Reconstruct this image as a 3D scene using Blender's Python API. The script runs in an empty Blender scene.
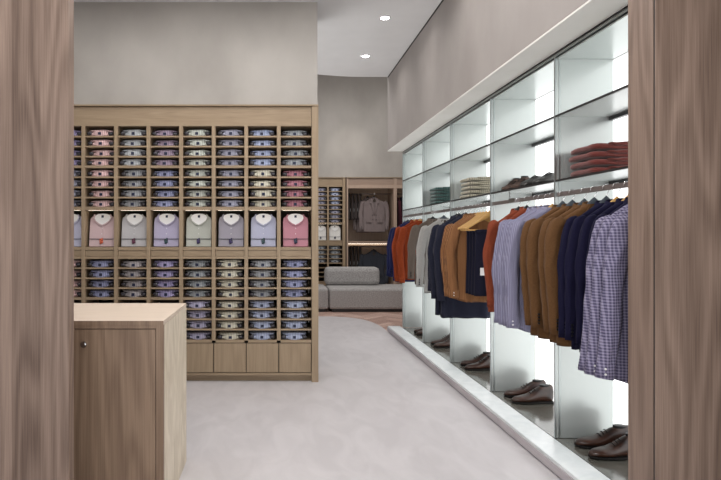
import bpy, bmesh, math, random
from mathutils import Vector, Matrix, noise
PI = math.pi
sc = bpy.context.scene
C = sc.collection
rnd = random.Random(7)

# ------------------------------------------------------------------ camera, world, exposure
F, CX, CY, H = 560.0, 275.0, 235.0, 1.30
cd = bpy.data.cameras.new('camera'); cam = bpy.data.objects.new('camera', cd); C.objects.link(cam)
cam.location = (0, 0, H); cam.rotation_euler = (PI/2, 0, 0)
cd.sensor_width = 36; cd.lens = F/721*36; cd.shift_x = (360.5-CX)/721; cd.shift_y = (CY-240)/721
cd.clip_start = 0.05; cd.clip_end = 100
sc.camera = cam
w = bpy.data.worlds.new('world'); sc.world = w; w.use_nodes = True
w.node_tree.nodes['Background'].inputs[0].default_value = (0.93, 0.96, 1.0, 1)
w.node_tree.nodes['Background'].inputs[1].default_value = 0.95
sc.view_settings.view_transform = 'Standard'; sc.view_settings.look = 'None'
sc.view_settings.gamma = 1; sc.view_settings.use_curve_mapping = False
sc.view_settings.exposure = 0.22
sc.cycles.use_denoising = True
sc.cycles.max_bounces = 8
DOWN_W = 1.7      # power of each ceiling downlight
BOX_E = 1.5      # emission of the light box behind the glass shelving

def soft(name, loc, rot, sx, sy, power, col=(1, .985, .97), spread=180):
    l = bpy.data.lights.new(name, 'AREA'); l.shape = 'RECTANGLE'; l.size = sx; l.size_y = sy; l.energy = power; l.color = col; l.spread = math.radians(spread)
    o = bpy.data.objects.new(name, l); C.objects.link(o); o.location = loc; o.rotation_euler = [math.radians(v) for v in rot]; return o
soft('ceiling_fill', (-.4, 2.6, 3.34), (0, 0, 0), 3.2, 3.6, 70)  # added fill, out of view, evens out the light in the near room
soft('far_ceiling_fill', (.9, 8.4, 4.66), (0, 0, 0), 4.0, 1.6, 80)  # unseen fill added high up to brighten the far room
soft('back_aisle_fill', (-1.0, 6.7, .6), (180, 0, 0), 2.0, 1.6, 44)  # fill added behind the shirt cabinet, aimed up to lift the ceiling
soft('shopfront_fill', (0, -.8, .9), (142, 0, 0), 3.0, .8, 55)  # fill added behind the camera, aimed forward and up, no fixture there

def px(x, y, Y):   # a distance into the room turns a measured direction into a point
    return ((x-CX)*Y/F, H-(y-CY)*Y/F)

# ------------------------------------------------------------------ materials
def lin(c):
    return tuple(((v/255)/12.92 if v/255 <= 0.04045 else ((v/255+0.055)/1.055)**2.4) for v in c)
def newmat(name):
    m = bpy.data.materials.new(name); m.use_nodes = True
    nt = m.node_tree; return m, nt, nt.nodes['Principled BSDF']
def plain(name, c, rough=0.5, metal=0.0, spec=0.5, emit=None, es=0):
    m, nt, p = newmat(name)
    p.inputs['Base Color'].default_value = (*lin(c), 1)
    p.inputs['Roughness'].default_value = rough; p.inputs['Metallic'].default_value = metal
    p.inputs['Specular IOR Level'].default_value = spec
    if name in ('frosted_glass', 'shelf_glass'): return m
    n = nt.nodes.new('ShaderNodeTexNoise'); n.inputs['Scale'].default_value = 30
    r = nt.nodes.new('ShaderNodeMapRange'); r.inputs[3].default_value = max(0.0, rough-0.04); r.inputs[4].default_value = min(1, rough+0.04)
    nt.links.new(n.outputs[0], r.inputs[0]); nt.links.new(r.outputs[0], p.inputs['Roughness'])
    if emit:
        p.inputs['Emission Color'].default_value = (*lin(emit), 1); p.inputs['Emission Strength'].default_value = es
    return m
def coords(nt, scale, kind='Object', rot=(0, 0, 0)):
    t = nt.nodes.new('ShaderNodeTexCoord'); mp = nt.nodes.new('ShaderNodeMapping')
    mp.inputs['Scale'].default_value = scale; mp.inputs['Rotation'].default_value = rot
    nt.links.new(t.outputs[kind], mp.inputs[0]); return mp.outputs[0]
def mottled(name, c1, c2, scale=(1, 1, 1), ns=1.5, detail=6, rough=0.6, bump=0.0, spec=0.5, dist=0.0, lo=.3, hi=.7):
    m, nt, p = newmat(name)
    v = coords(nt, scale)
    n = nt.nodes.new('ShaderNodeTexNoise'); n.inputs['Scale'].default_value = ns; n.inputs['Detail'].default_value = detail
    n.inputs['Distortion'].default_value = dist
    nt.links.new(v, n.inputs['Vector'])
    r = nt.nodes.new('ShaderNodeValToRGB'); r.color_ramp.elements[0].position = lo; r.color_ramp.elements[1].position = hi
    r.color_ramp.elements[0].color = (*lin(c1), 1); r.color_ramp.elements[1].color = (*lin(c2), 1)
    nt.links.new(n.outputs[0], r.inputs[0]); nt.links.new(r.outputs[0], p.inputs['Base Color'])
    p.inputs['Roughness'].default_value = rough; p.inputs['Specular IOR Level'].default_value = spec
    if bump:
        b = nt.nodes.new('ShaderNodeBump'); b.inputs['Strength'].default_value = bump; b.inputs['Distance'].default_value = 0.01
        nt.links.new(n.outputs[0], b.inputs['Height']); nt.links.new(b.outputs[0], p.inputs['Normal'])
    return m
def wood(name, c1, c2, axis='Z', plank=0.0, figure=1.0, rough=0.5):
    # fine pores stretched along the grain + broad cathedral figure + board to board tone
    m, nt, p = newmat(name)
    L = nt.links.new
    if axis == 'Z': s1, s2, pr = (90, 90, 1.6), (4, 4, .42), (1, 0, 0)
    else: s1, s2, pr = (3.0, 90, 90), (.5, 4.5, 4.5), (0, 0, 1)
    a = nt.nodes.new('ShaderNodeTexNoise'); a.inputs['Scale'].default_value = 2.2; a.inputs['Detail'].default_value = 5
    L(coords(nt, s1), a.inputs['Vector'])
    b = nt.nodes.new('ShaderNodeTexNoise'); b.inputs['Scale'].default_value = 1.1; b.inputs['Detail'].default_value = 2
    L(coords(nt, s2), b.inputs['Vector'])
    mul = nt.nodes.new('ShaderNodeMath'); mul.operation = 'MULTIPLY'; mul.inputs[1].default_value = 26
    L(b.outputs[0], mul.inputs[0])
    sn = nt.nodes.new('ShaderNodeMath'); sn.operation = 'SINE'
    m2 = nt.nodes.new('ShaderNodeMath'); m2.operation = 'MULTIPLY'; m2.inputs[1].default_value = 2.6
    L(mul.outputs[0], m2.inputs[0]); L(m2.outputs[0], sn.inputs[0])
    sm = nt.nodes.new('ShaderNodeMath'); sm.operation = 'MULTIPLY_ADD'; sm.inputs[1].default_value = .085*figure
    fa = nt.nodes.new('ShaderNodeMapRange'); fa.inputs[3].default_value = .24; fa.inputs[4].default_value = .76; L(a.outputs[0], fa.inputs[0])
    L(sn.outputs[0], sm.inputs[0]); L(fa.outputs[0], sm.inputs[2])
    last = sm.outputs[0]
    if plank:
        t = nt.nodes.new('ShaderNodeTexCoord'); sx = nt.nodes.new('ShaderNodeSeparateXYZ'); L(t.outputs['Object'], sx.inputs[0])
        d = nt.nodes.new('ShaderNodeMath'); d.operation = 'DIVIDE'; d.inputs[1].default_value = plank
        L(sx.outputs[0 if axis == 'Z' else 2], d.inputs[0])
        fl = nt.nodes.new('ShaderNodeMath'); fl.operation = 'FLOOR'; L(d.outputs[0], fl.inputs[0])
        wn = nt.nodes.new('ShaderNodeTexWhiteNoise'); wn.noise_dimensions = '1D'; L(fl.outputs[0], wn.inputs['W'])
        ad = nt.nodes.new('ShaderNodeMath'); ad.operation = 'MULTIPLY_ADD'; ad.inputs[1].default_value = .24
        L(wn.outputs[0], ad.inputs[0]); L(last, ad.inputs[2])
        su = nt.nodes.new('ShaderNodeMath'); su.operation = 'SUBTRACT'; su.inputs[1].default_value = .12; L(ad.outputs[0], su.inputs[0]); last = su.outputs[0]
    r = nt.nodes.new('ShaderNodeValToRGB'); r.color_ramp.elements[0].position = .15; r.color_ramp.elements[1].position = .85
    r.color_ramp.elements[0].color = (*lin(c1), 1); r.color_ramp.elements[1].color = (*lin(c2), 1)
    L(last, r.inputs[0]); L(r.outputs[0], p.inputs['Base Color'])
    p.inputs['Roughness'].default_value = rough; p.inputs['Specular IOR Level'].default_value = .35
    bp = nt.nodes.new('ShaderNodeBump'); bp.inputs['Strength'].default_value = .12; bp.inputs['Distance'].default_value = .002
    L(a.outputs[0], bp.inputs['Height']); L(bp.outputs[0], p.inputs['Normal'])
    return m
def fabric(name, c, c2=None, kind='plain', freq=90, rough=.9, sheen=.03, amt=.5):
    m, nt, p = newmat(name); L = nt.links.new
    c2 = c2 or tuple(max(0, v-16) for v in c)
    n = nt.nodes.new('ShaderNodeTexNoise'); n.inputs['Scale'].default_value = 120; n.inputs['Detail'].default_value = 3
    L(coords(nt, (1, 1, 1)), n.inputs['Vector'])
    fac = n.outputs[0]
    if kind != 'plain':
        t = nt.nodes.new('ShaderNodeTexCoord'); sx = nt.nodes.new('ShaderNodeSeparateXYZ'); L(t.outputs['Object'], sx.inputs[0])
        outs = []
        for ax in ((0,) if kind == 'stripe' else (0, 2)):
            mu = nt.nodes.new('ShaderNodeMath'); mu.operation = 'MULTIPLY'; mu.inputs[1].default_value = freq*2*PI
            L(sx.outputs[ax], mu.inputs[0])
            s = nt.nodes.new('ShaderNodeMath'); s.operation = 'SINE'; L(mu.outputs[0], s.inputs[0])
            g = nt.nodes.new('ShaderNodeMapRange'); g.inputs[1].default_value = -.2; g.inputs[2].default_value = .5
            L(s.outputs[0], g.inputs[0]); outs.append(g.outputs[0])
        if len(outs) == 2:
            a = nt.nodes.new('ShaderNodeMath'); a.operation = 'ADD'; L(outs[0], a.inputs[0]); L(outs[1], a.inputs[1])
            h = nt.nodes.new('ShaderNodeMath'); h.operation = 'MULTIPLY'; h.inputs[1].default_value = .5; L(a.outputs[0], h.inputs[0]); fac = h.outputs[0]
        else: fac = outs[0]
    mx = nt.nodes.new('ShaderNodeMix'); mx.data_type = 'RGBA'
    mx.inputs[6].default_value = (*lin(c2), 1); mx.inputs[7].default_value = (*lin(c), 1)
    L(fac, mx.inputs[0]); L(mx.outputs[2], p.inputs['Base Color'])
    p.inputs['Roughness'].default_value = rough; p.inputs['Specular IOR Level'].default_value = .2
    p.inputs['Sheen Weight'].default_value = sheen
    b = nt.nodes.new('ShaderNodeBump'); b.inputs['Strength'].default_value = .25; b.inputs['Distance'].default_value = .002
    L(n.outputs[0], b.inputs['Height']); L(b.outputs[0], p.inputs['Normal'])
    return m

M = {}
M['plaster'] = mottled('plaster', (156, 151, 145), (180, 175, 169), (1, 1, .6), 1.6, 8, .8, .05)
M['bulkhead_plaster'] = mottled('bulkhead_plaster', (150, 143, 139), (167, 160, 156), (1, 1, .6), 1.8, 8, .8, .05)
M['ceiling'] = mottled('ceiling_paint', (218, 218, 218), (224, 224, 224), ns=3, rough=.9)
M['soffit'] = mottled('soffit_paint', (224, 222, 216), (232, 230, 225), ns=3, rough=.8)
M['floor'] = mottled('microcement', (194, 190, 192), (204, 200, 202), (1.6, .7, 1), 3.2, 12, .42, .03, .4, dist=1.2, lo=.36, hi=.64)
M['marble'] = mottled('white_marble', (214, 220, 222), (232, 236, 237), (1, 1, 1), 9, 8, .3, 0, .5, dist=1.0)
M['plinth_side'] = mottled('plinth_side', (176, 168, 172), (190, 183, 186), ns=4, rough=.6)
M['col_wood'] = wood('column_walnut', (84, 66, 56), (158, 136, 122), 'Z', .115, 1.1)
M['cab_wood'] = wood('cabinet_oak', (128, 108, 86), (176, 156, 130), 'Z', 0, .7)
M['cab_wood_x'] = wood('cabinet_oak_horizontal', (128, 108, 86), (176, 156, 130), 'X', 0, .6)
M['door_wood'] = wood('counter_door_oak', (104, 82, 66), (160, 136, 114), 'Z', .085, 1.1)
M['counter_top'] = wood('counter_top_oak', (196, 178, 160), (222, 206, 190), 'X', 0, .4)
M['counter_side'] = mottled('counter_side_stone', (196, 182, 160), (226, 214, 194), (1, 3, 1), 3.5, 8, .5, dist=1.5)
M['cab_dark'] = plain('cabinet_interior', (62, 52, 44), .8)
M['steel'] = plain('satin_steel', (176, 182, 182), .3, .85)
M['shelf_edge'] = plain('dark_shelf_edge', (70, 68, 70), .35, .7)
M['chrome'] = plain('chrome', (215, 215, 215), .15, 1)
M['rail'] = plain('bronze_rail', (136, 126, 124), .4, .6)
M['frost'] = plain('frosted_glass', (190, 195, 193), .27, .45)
M['shelf'] = plain('shelf_glass', (189, 194, 192), .25, .4)
M['tray'] = mottled('dark_stone_tray', (74, 72, 66), (98, 95, 88), ns=6, rough=.12)
M['lightbox'] = plain('light_box', (235, 240, 240), .6, emit=(250, 251, 251), es=BOX_E)
M['lamp'] = plain('lamp_lens', (255, 255, 255), .4, emit=(255, 255, 255), es=25)
M['led'] = plain('led_strip', (255, 250, 240), .4, emit=(255, 240, 220), es=3.5)
M['white'] = plain('white_metal', (225, 225, 225), .4)
M['black'] = plain('black_plastic', (22, 22, 24), .35)
M['hanger_black'] = plain('black_hanger_wood', (26, 26, 28), .4)
M['hanger_grey'] = plain('grey_hanger_felt', (58, 66, 74), .6)
M['hanger_wood'] = wood('hanger_maple', (176, 132, 72), (214, 172, 108), 'X', 0, .5, .4)
M['paper'] = plain('paper_label', (225, 225, 225), .7)
M['navy_tag'] = plain('navy_tag', (26, 34, 62), .6)
M['leather'] = mottled('brown_leather', (24, 15, 13), (70, 42, 30), ns=14, rough=.28, spec=.6)
M['leather_dark'] = mottled('black_leather', (22, 20, 20), (44, 40, 38), ns=14, rough=.4)
M['suede'] = mottled('brown_suede', (58, 42, 36), (84, 64, 54), ns=30, rough=.9)
M['sole'] = plain('rubber_sole', (20, 17, 16), .6)
M['sofa'] = mottled('grey_upholstery', (138, 135, 133), (186, 183, 182), ns=60, detail=4, rough=.95, bump=.2)
M['shadow_gap'] = plain('shadow_gap_profile', (40, 38, 38), .8)
for i, c in enumerate([(176, 146, 134), (190, 160, 148), (202, 174, 162), (168, 138, 127)]):
    M['plank%d' % i] = wood('herringbone_tone_%d' % i, tuple(v-8 for v in c), tuple(v+8 for v in c), 'X', 0, .3, .45)

# ------------------------------------------------------------------ object helpers
def link(o, parent=None):
    C.objects.link(o)
    if parent: o.parent = parent
    return o
def tag(o, label, cat, group=None):
    o['label'] = label; o['category'] = cat
    if group: o['group'] = group
    return o
def thing(name, label, cat, loc=(0, 0, 0), rz=0, group=None):
    o = bpy.data.objects.new(name, None); C.objects.link(o); o.empty_display_size = .05
    o.location = loc; o.rotation_euler = (0, 0, rz); return tag(o, label, cat, group)
def obj(name, bm, mat, parent=None, smooth=False, bevel=0):
    bmesh.ops.recalc_face_normals(bm, faces=bm.faces[:])
    me = bpy.data.meshes.new(name); bm.to_mesh(me); bm.free()
    for m in (mat if isinstance(mat, (list, tuple)) else [mat]): me.materials.append(m)
    if smooth:
        for p in me.polygons: p.use_smooth = True
    o = bpy.data.objects.new(name, me); link(o, parent)
    if bevel:
        b = o.modifiers.new('bevel', 'BEVEL'); b.width = bevel; b.segments = 2; b.limit_method = 'ANGLE'
    return o
def struct(name, bm, mat, **k):
    o = obj(name, bm, mat, **k); o['kind'] = 'structure'; return o
def dup(root, loc, rz=0, label=None, group=None, mats=None, scale=None):
    """copy of a thing with copies of its parts; mats = {part name: material}"""
    def cp(o, par):
        c = o.copy(); C.objects.link(c)
        if par: c.parent = par
        if mats:
            k = o.name.split('.')[0]
            if k in mats and c.material_slots:
                c.material_slots[0].link = 'OBJECT'; c.material_slots[0].material = mats[k]
        for ch in KIDS.get(o.name, []): cp(ch, c)
        return c
    r = cp(root, None); r.location = loc; r.rotation_euler = (0, 0, rz)
    if scale: r.scale = scale
    if label: r['label'] = label
    if group: r['group'] = group
    return r
KIDS = {}
def register(root):
    def walk(o):
        KIDS[o.name] = [c for c in bpy.data.objects if c.parent == o]
        for c in KIDS[o.name]: walk(c)
    walk(root); return root
def box(bm, x0, x1, y0, y1, z0, z1, mi=0):
    v = [bm.verts.new((x, y, z)) for x in (x0, x1) for y in (y0, y1) for z in (z0, z1)]
    for f in ((0, 1, 3, 2), (4, 6, 7, 5), (0, 4, 5, 1), (2, 3, 7, 6), (0, 2, 6, 4), (1, 5, 7, 3)):
        bm.faces.new([v[i] for i in f]).material_index = mi
    return v
def B(*a):
    bm = bmesh.new()
    for q in (a if isinstance(a[0], (tuple, list)) else [a]): box(bm, *q)
    return bm
def loft(bm, rings, closed=True, cap=True, mi=0):
    vs = [[bm.verts.new(p) for p in r] for r in rings]; n = len(rings[0])
    for a, b in zip(vs, vs[1:]):
        for i in range(n if closed else n-1):
            bm.faces.new((a[i], a[(i+1) % n], b[(i+1) % n], b[i])).material_index = mi
    if cap and closed:
        bm.faces.new(vs[0][::-1]); bm.faces.new(vs[-1])
    return vs
def frame_at(t):
    t = t.normalized(); u = t.cross(Vector((0, 1, 0)))
    if u.length < .1: u = t.cross(Vector((1, 0, 0)))
    u.normalize(); return u, t.cross(u).normalized()
def tube(bm, pts, radii, n=10, flat=1.0, wr=0, seed=0, cap=True):
    pts = [Vector(p) for p in pts]; rings = []
    for i, p in enumerate(pts):
        t = (pts[min(i+1, len(pts)-1)]-pts[max(i-1, 0)])
        u, v = frame_at(t); r = radii[i] if isinstance(radii, (list, tuple)) else radii
        ring = []
        for k in range(n):
            a = 2*PI*k/n; rr = r
            if wr: rr = r*(1+wr*noise.noise(Vector((math.cos(a)*2.0+seed, math.sin(a)*2.0, p.z*9+seed))))
            ring.append(p+u*math.cos(a)*rr+v*math.sin(a)*rr*flat)
        rings.append(ring)
    return loft(bm, rings, cap=cap)
def sp(v, e): return math.copysign(abs(v)**e, v)
def rslab(bm, c, h, e1=.35, e2=.3, nu=28, nv=10, amp=0, fr=12, seed=0, mi=0):
    rings = []
    for j in range(nv+1):
        v = -PI/2+PI*(j+.001)/(nv+.002); ring = []
        for i in range(nu):
            u = 2*PI*(i+.5)/nu
            p = Vector((h[0]*sp(math.cos(v), e1)*sp(math.cos(u), e2), h[1]*sp(math.cos(v), e1)*sp(math.sin(u), e2), h[2]*sp(math.sin(v), e1)))
            if amp:
                q = Vector((p.x*fr+seed, p.y*fr, p.z*fr*2)); p = p+Vector((noise.noise(q)*amp, noise.noise(q+Vector((9, 3, 1)))*amp, noise.noise(q+Vector((4, 7, 2)))*amp))
            ring.append(p+Vector(c))
        rings.append(ring)
    loft(bm, rings, mi=mi)
def cyl(bm, c, r, h, n=20, axis='Z', r2=None):
    r2 = r if r2 is None else r2; rings = []
    for s, rr in ((0, r), (1, r2)):
        ring = []
        for k in range(n):
            a = 2*PI*k/n; x, y = rr*math.cos(a), rr*math.sin(a)
            ring.append(Vector(c)+(Vector((x, y, h*s)) if axis == 'Z' else Vector((x, h*s, y)) if axis == 'Y' else Vector((h*s, x, y))))
        rings.append(ring)
    loft(bm, rings)
def prism(bm, poly, y0, y1):   # outline in x-z pushed along y
    loft(bm, [[(x, y0, z) for x, z in poly], [(x, y1, z) for x, z in poly]])
def smooth_path(pts, n):
    out = []; P = [Vector(p) for p in pts]; P = [2*P[0]-P[1]]+P+[2*P[-1]-P[-2]]
    for i in range(1, len(P)-2):
        for k in range(n):
            t = k/n; a, b, c, d = P[i-1:i+3]
            out.append(.5*((2*b)+(c-a)*t+(2*a-5*b+4*c-d)*t*t+(3*b-a-3*c+d)*t**3))
    out.append(P[-2]); return out

# ------------------------------------------------------------------ the shell
CEIL = 3.366
XB = 1.476      # bulkhead face
XU = 1.685      # front of the shelving
ZB = 2.395      # bulkhead soffit
YE = 7.36       # end of bulkhead and shelving
YC = 4.952      # front of the shirt cabinet
YF = 11.2       # front of the far wardrobe
# polished floor with a curved far edge
curve = smooth_path([(-5, 8.95, 0), (0.4, 8.95, 0), (0.95, 8.91, 0), (1.17, 8.83, 0), (1.35, 8.62, 0), (1.47, 8.25, 0), (1.515, 7.8, 0), (1.521, 7.3, 0)], 8)
bm = bmesh.new()
top = [bm.verts.new((p.x, p.y, 0)) for p in curve]+[bm.verts.new(v) for v in ((1.521, 7.3, 0), (4.2, 7.3, 0), (4.2, -3, 0), (-5, -3, 0))][1:]
f = bm.faces.new(top); r = bmesh.ops.extrude_face_region(bm, geom=[f])
for v in r['geom']:
    if isinstance(v, bmesh.types.BMVert): v.co.z -= .05
struct('floor', bm, M['floor'])
# herringbone boards
bm = bmesh.new(); Lp, Wp = .50, .10; R45 = Matrix.Rotation(PI/4, 3, 'Z')
def clipq(x0, x1, y0, y1):
    g = .0012; vs = [R45 @ Vector((x, y, 0))+Vector((0, 9.5, -.004)) for x, y in ((x0+g, y0+g), (x1-g, y0+g), (x1-g, y1-g), (x0+g, y1-g))]
    c = sum(vs, Vector())/4
    if -1.6 < c.x < 4.2 and 7.2 < c.y < 12: bm.faces.new([bm.verts.new(v) for v in vs]).material_index = rnd.randrange(4)
for k in range(-50, 50):
    for m_ in range(-6, 7):
        clipq(k*Wp+m_*2*Lp, k*Wp+m_*2*Lp+Lp, k*Wp, k*Wp+Wp)
        clipq(k*Wp+Lp+m_*2*Lp, k*Wp+Lp+m_*2*Lp+Wp, k*Wp+Wp-Lp, k*Wp+Wp)
struct('floor', bm, [M['plank%d' % i] for i in range(4)])
struct('floor', B(-5, 5.2, 7.0, 12.2, -.08, -.052), M['shadow_gap'])
# ceiling with a curved far edge
bm = bmesh.new()
pts = [(-5, -3), (XB, -3), (XB, 7.32)]+[(p.x, p.y) for p in smooth_path([(1.40, 7.32, 0), (1.0, 7.31, 0), (.7, 7.25, 0), (.5, 7.17, 0), (.2, 6.9, 0), (-.2, 6.5, 0), (-5, 6.4, 0)], 6)]
f = bm.faces.new([bm.verts.new((x, y, CEIL)) for x, y in pts]); r = bmesh.ops.extrude_face_region(bm, geom=[f])
for v in r['geom']:
    if isinstance(v, bmesh.types.BMVert): v.co.z += .15
struct('ceiling', bm, M['ceiling'])
struct('ceiling', B(-5, 5.2, 6.4, 12.2, 4.7, 4.8), M['ceiling'])
struct('trim_1', B(XB-.006, XB-.001, -3, 7.3, CEIL-.014, CEIL-.001), M['shadow_gap'])
# right side: bulkhead and wall behind the shelving
struct('wall_right', B((XB, 4.2, -3, YE-.02, ZB+.012, 4.7)), M['bulkhead_plaster'])
struct('trim_2', B(XB+.001, XU+.01, 2.2, YE-.021, ZB, ZB+.011), M['soffit'])
struct('wall_right', B((2.12, 4.2, -3, YE, 0, ZB-.002)), M['plaster'])
struct('wall_right', B((5.1, 5.2, 7.0, 12.2, 0, 4.7)), M['plaster'])
# left: the plaster wall the shirt cabinet stands in
struct('wall_left', B((-5, .376, YC+.015, YC+.5, 2.445, 4.7), (-5, -2.0, YC+.015, YC+.5, 0, 2.445)), M['plaster'])
struct('wall_left', B(-5.1, -5, -3, 12.2, 0, 4.7), M['plaster'])
struct('wall_back', B(-5, 5.2, YF+.62, YF+.75, 0, 4.7), M['plaster'])
struct('wall_back', B(-5, 5.1, YF+.05, YF+.62, 2.46, 4.7), M['plaster'])
# marble kerb in front of the shelving
struct('trim_3', B(1.521, XU-.002, -1.0, 7.55, .012, .075), M['marble'], bevel=.003)
struct('trim_3', B(1.512, 1.520, -1.0, 7.55, .012, .058), M['plinth_side'])
struct('trim_3', B(1.535, XU-.002, -1.0, 7.54, 0, .011), M['shadow_gap'])

# ------------------------------------------------------------------ timber portal columns in the foreground
def column(x0, x1, y0, y1, label, seam):
    t = thing('timber_column', label, 'column', ((x0+x1)/2, (y0+y1)/2, 0))
    hx, hy = (x1-x0)/2, (y1-y0)/2
    s = 1 if seam > 0 else -1
    if seam > 0:   # right: the reveal board is a separate strip
        obj('face_panel', B(-hx+.0, hx, -hy, -hy+.006, 0, 3.36), M['col_wood'], t)
        obj('reveal_panel', B(-hx, -hx+.02, -hy+.016, hy, 0, 3.36), M['col_wood'], t)
        obj('core', B(-hx+.021, hx, -hy+.0065, hy, 0, 3.36), M['col_wood'], t)
        obj('shadow_joint', B(-hx+.002, -hx+.0205, -hy+.0062, -hy+.0158, 0, 3.36), M['shadow_gap'], t)
    else:
        obj('face_panel', B(-hx, hx, -hy, -hy+.02, 0, 3.36), M['col_wood'], t)
        obj('core', B(-hx, hx, -hy+.0205, hy, 0, 3.36), M['col_wood'], t)
    return t
column(1.45, 2.6, 2.132, 2.3, 'wide walnut-veneered column at the right, in front of the hanging plaid shirts', 1)
column(-2.2, -.826, 2.24, 2.3, 'wide walnut-veneered column at the left, hiding the end of the counter', -1)

# ------------------------------------------------------------------ counter
t = thing('sales_counter', 'low counter with pale timber top, stone side and brown timber door with a lock', 'counter', (-.51, 2.56, 0))
obj('counter_top', B(-1.6, .0, 0, .664, .888, .908), M['counter_top'], t, bevel=.0015)
obj('side_panel', B(-.022, 0, .0215, .664, 0, .887), M['counter_side'], t)
obj('front_edging', B(-1.6, .0005, -.0015, -.0002, .8875, .9075), M['door_wood'], t)
obj('frame', B((-.034, -.0, 0.0, .02, .0, .887), (-1.6, -.0345, 0.0, .02, .872, .887)), M['door_wood'], t)
obj('carcass', B(-1.6, -.023, .021, .66, .02, .886), M['cab_dark'], t)
d = obj('door', B(-.86, -.037, .002, .02, .03, .868), M['door_wood'], t)
bm = bmesh.new(); cyl(bm, (0, 0, 0), .014, .012, 24, 'Y'); cyl(bm, (0, -.006, 0), .010, .007, 20, 'Y')
o = obj('lock', bm, M['chrome'], d, smooth=False); o.location = (-.363, -.010, .80)

# ------------------------------------------------------------------ shirt cabinets
S = YC/F
def zc(y): return H-(y-CY)*S
PITCH = 32.6*S
def shirt_cabinet(ncol, right, Y, label, lower_doors=True):
    """right = world x of the inner right side; returns column centres and the heights of the cubbyhole floors"""
    t = thing('shirt_cabinet', label, 'cabinet', (right, Y, 0))
    left = -ncol*PITCH
    dep = .42; T = .033
    obj('side_panel', B(.003, .062, -.004, dep, 0, 2.44), M['cab_wood'], t)
    obj('side_panel', B(left-.05, left-.003, -.004, dep, 0, 2.44), M['cab_wood'], t)
    obj('cornice', B(left-.05, .062, -.012, dep, 2.4405, 2.452), M['cab_wood_x'], t)
    obj('fascia', B(left, .0, .012, .03, zc(120.3), 2.438), M['cab_wood_x'], t)
    obj('top_board', B(left, 0, .0, dep, zc(126), zc(120.5)), M['cab_wood_x'], t)
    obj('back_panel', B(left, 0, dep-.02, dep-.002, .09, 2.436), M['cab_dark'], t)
    for k in range(1, ncol):
        x = left+k*PITCH
        obj('divider', B(x-T/2, x+T/2, 0, dep-.022, zc(340.5), zc(126.1)), M['cab_wood'], t)
    shelves = [136.4, 146.4, 156.5, 166.6, 177.1, 187.3, 197.5, 208.4, 248.6, 257.6, 268.3, 278.4, 288.4, 298.7, 309.3, 319.6, 329.8, 341.5]
    thick = [1.5, 1.5, 1.5, 2.4, 1.5, 1.5, 1.5, 3.4, 3.0, 2.6, 1.5, 1.5, 1.5, 2.4, 1.5, 1.5, 1.5, 2.6]
    fl = []
    for y, th in zip(shelves, thick):
        bm = bmesh.new(); z1, z0 = zc(y-th/2), zc(y+th/2)
        for k in range(ncol):
            xa = left+k*PITCH+(T/2 if k else 0)+.0005; xb = left+(k+1)*PITCH-(T/2 if k < ncol-1 else 0)-.0005
            box(bm, xa, xb, .006, dep-.023, z0, z1)
        obj('shelf', bm, M['cab_wood_x'], t); fl.append(z1)
    # shallow drawers under the display row and cupboard doors below
    for k in range(ncol):
        xa = left+k*PITCH+(T/2 if k else 0)+.003; xb = left+(k+1)*PITCH-(T/2 if k < ncol-1 else 0)-.003
        obj('drawer_front', B(xa, xb, .012, .03, zc(256), zc(250.4)), M['cab_wood_x'], t)
        xa = left+k*PITCH+.004; xb = left+(k+1)*PITCH-.004
        obj('cupboard_door', B(xa, xb, .004, .022, zc(372.5), zc(343.6)), M['cab_wood'], t, bevel=.001)
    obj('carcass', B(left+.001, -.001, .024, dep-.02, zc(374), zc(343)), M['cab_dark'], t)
    obj('rail_board', B(left, 0, 0, .03, zc(375.4), zc(373.2)), M['cab_wood_x'], t)
    obj('toe_kick', B(left, 0, .05, .07, 0, zc(375.6)), M['cab_wood_x'], t)
    bm = bmesh.new()
    for k in range(ncol):
        xa = left+k*PITCH+(T/2 if k else 0)+.02; xb = left+(k+1)*PITCH-(T/2 if k < ncol-1 else 0)-.02
        box(bm, xa, xb, .030, .042, zc(210.1)-.0016, zc(210.1)-.001)
    obj('led_strip', bm, M['led'], t)
    cols = [right+left+(k+.5)*PITCH for k in range(ncol)]
    return cols, fl
XR = px(311.4, 0, YC)[0]
cols, floors = shirt_cabinet(8, XR, YC, 'wide oak cubbyhole cabinet full of folded shirts, in front, right of the counter')

# folded shirt seen from its collar end
def folded_proto():
    t = thing('folded_shirt', 'x', 'shirt')
    bm = bmesh.new()
    rslab(bm, (0, .16, .018), (.112, .145, .019), .5, .25, 32, 8, .006, 18, 1)
    rslab(bm, (0, .155, .050), (.112, .140, .011), .5, .3, 32, 6, .007, 18, 4)
    obj('shirt_body', bm, M['paper'], t, smooth=True)
    bm = bmesh.new(); rings = []
    for j, (z, s) in enumerate(((.002, 1.04), (.02, 1.06), (.042, .98), (.055, .86), (.053, .80), (.03, .86))):
        rings.append([(.066*s*math.cos(a)*1.0, .055-.05*s*sp(math.sin(a), .8), z+.004*math.cos(2*a)) for a in [PI*(-.12+1.24*i/20) for i in range(21)]])
    loft(bm, rings, closed=False, cap=False)
    o = obj('collar', bm, M['paper'], t, smooth=True)
    bm = bmesh.new(); rslab(bm, (0, .03, .012), (.06, .025, .010), .5, .4, 20, 5, .002, 20, 3)
    obj('placket', bm, M['paper'], o, smooth=True)
    obj('tag', B(-.013, .013, -.001, .002, .010, .034), M['navy_tag'], t)
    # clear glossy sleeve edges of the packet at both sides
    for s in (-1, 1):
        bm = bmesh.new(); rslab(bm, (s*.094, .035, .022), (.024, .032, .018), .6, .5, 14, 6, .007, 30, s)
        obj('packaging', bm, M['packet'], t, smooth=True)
    return register(t)
M['packet'] = plain('dark_packet_film', (58, 56, 62), .25)

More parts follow.
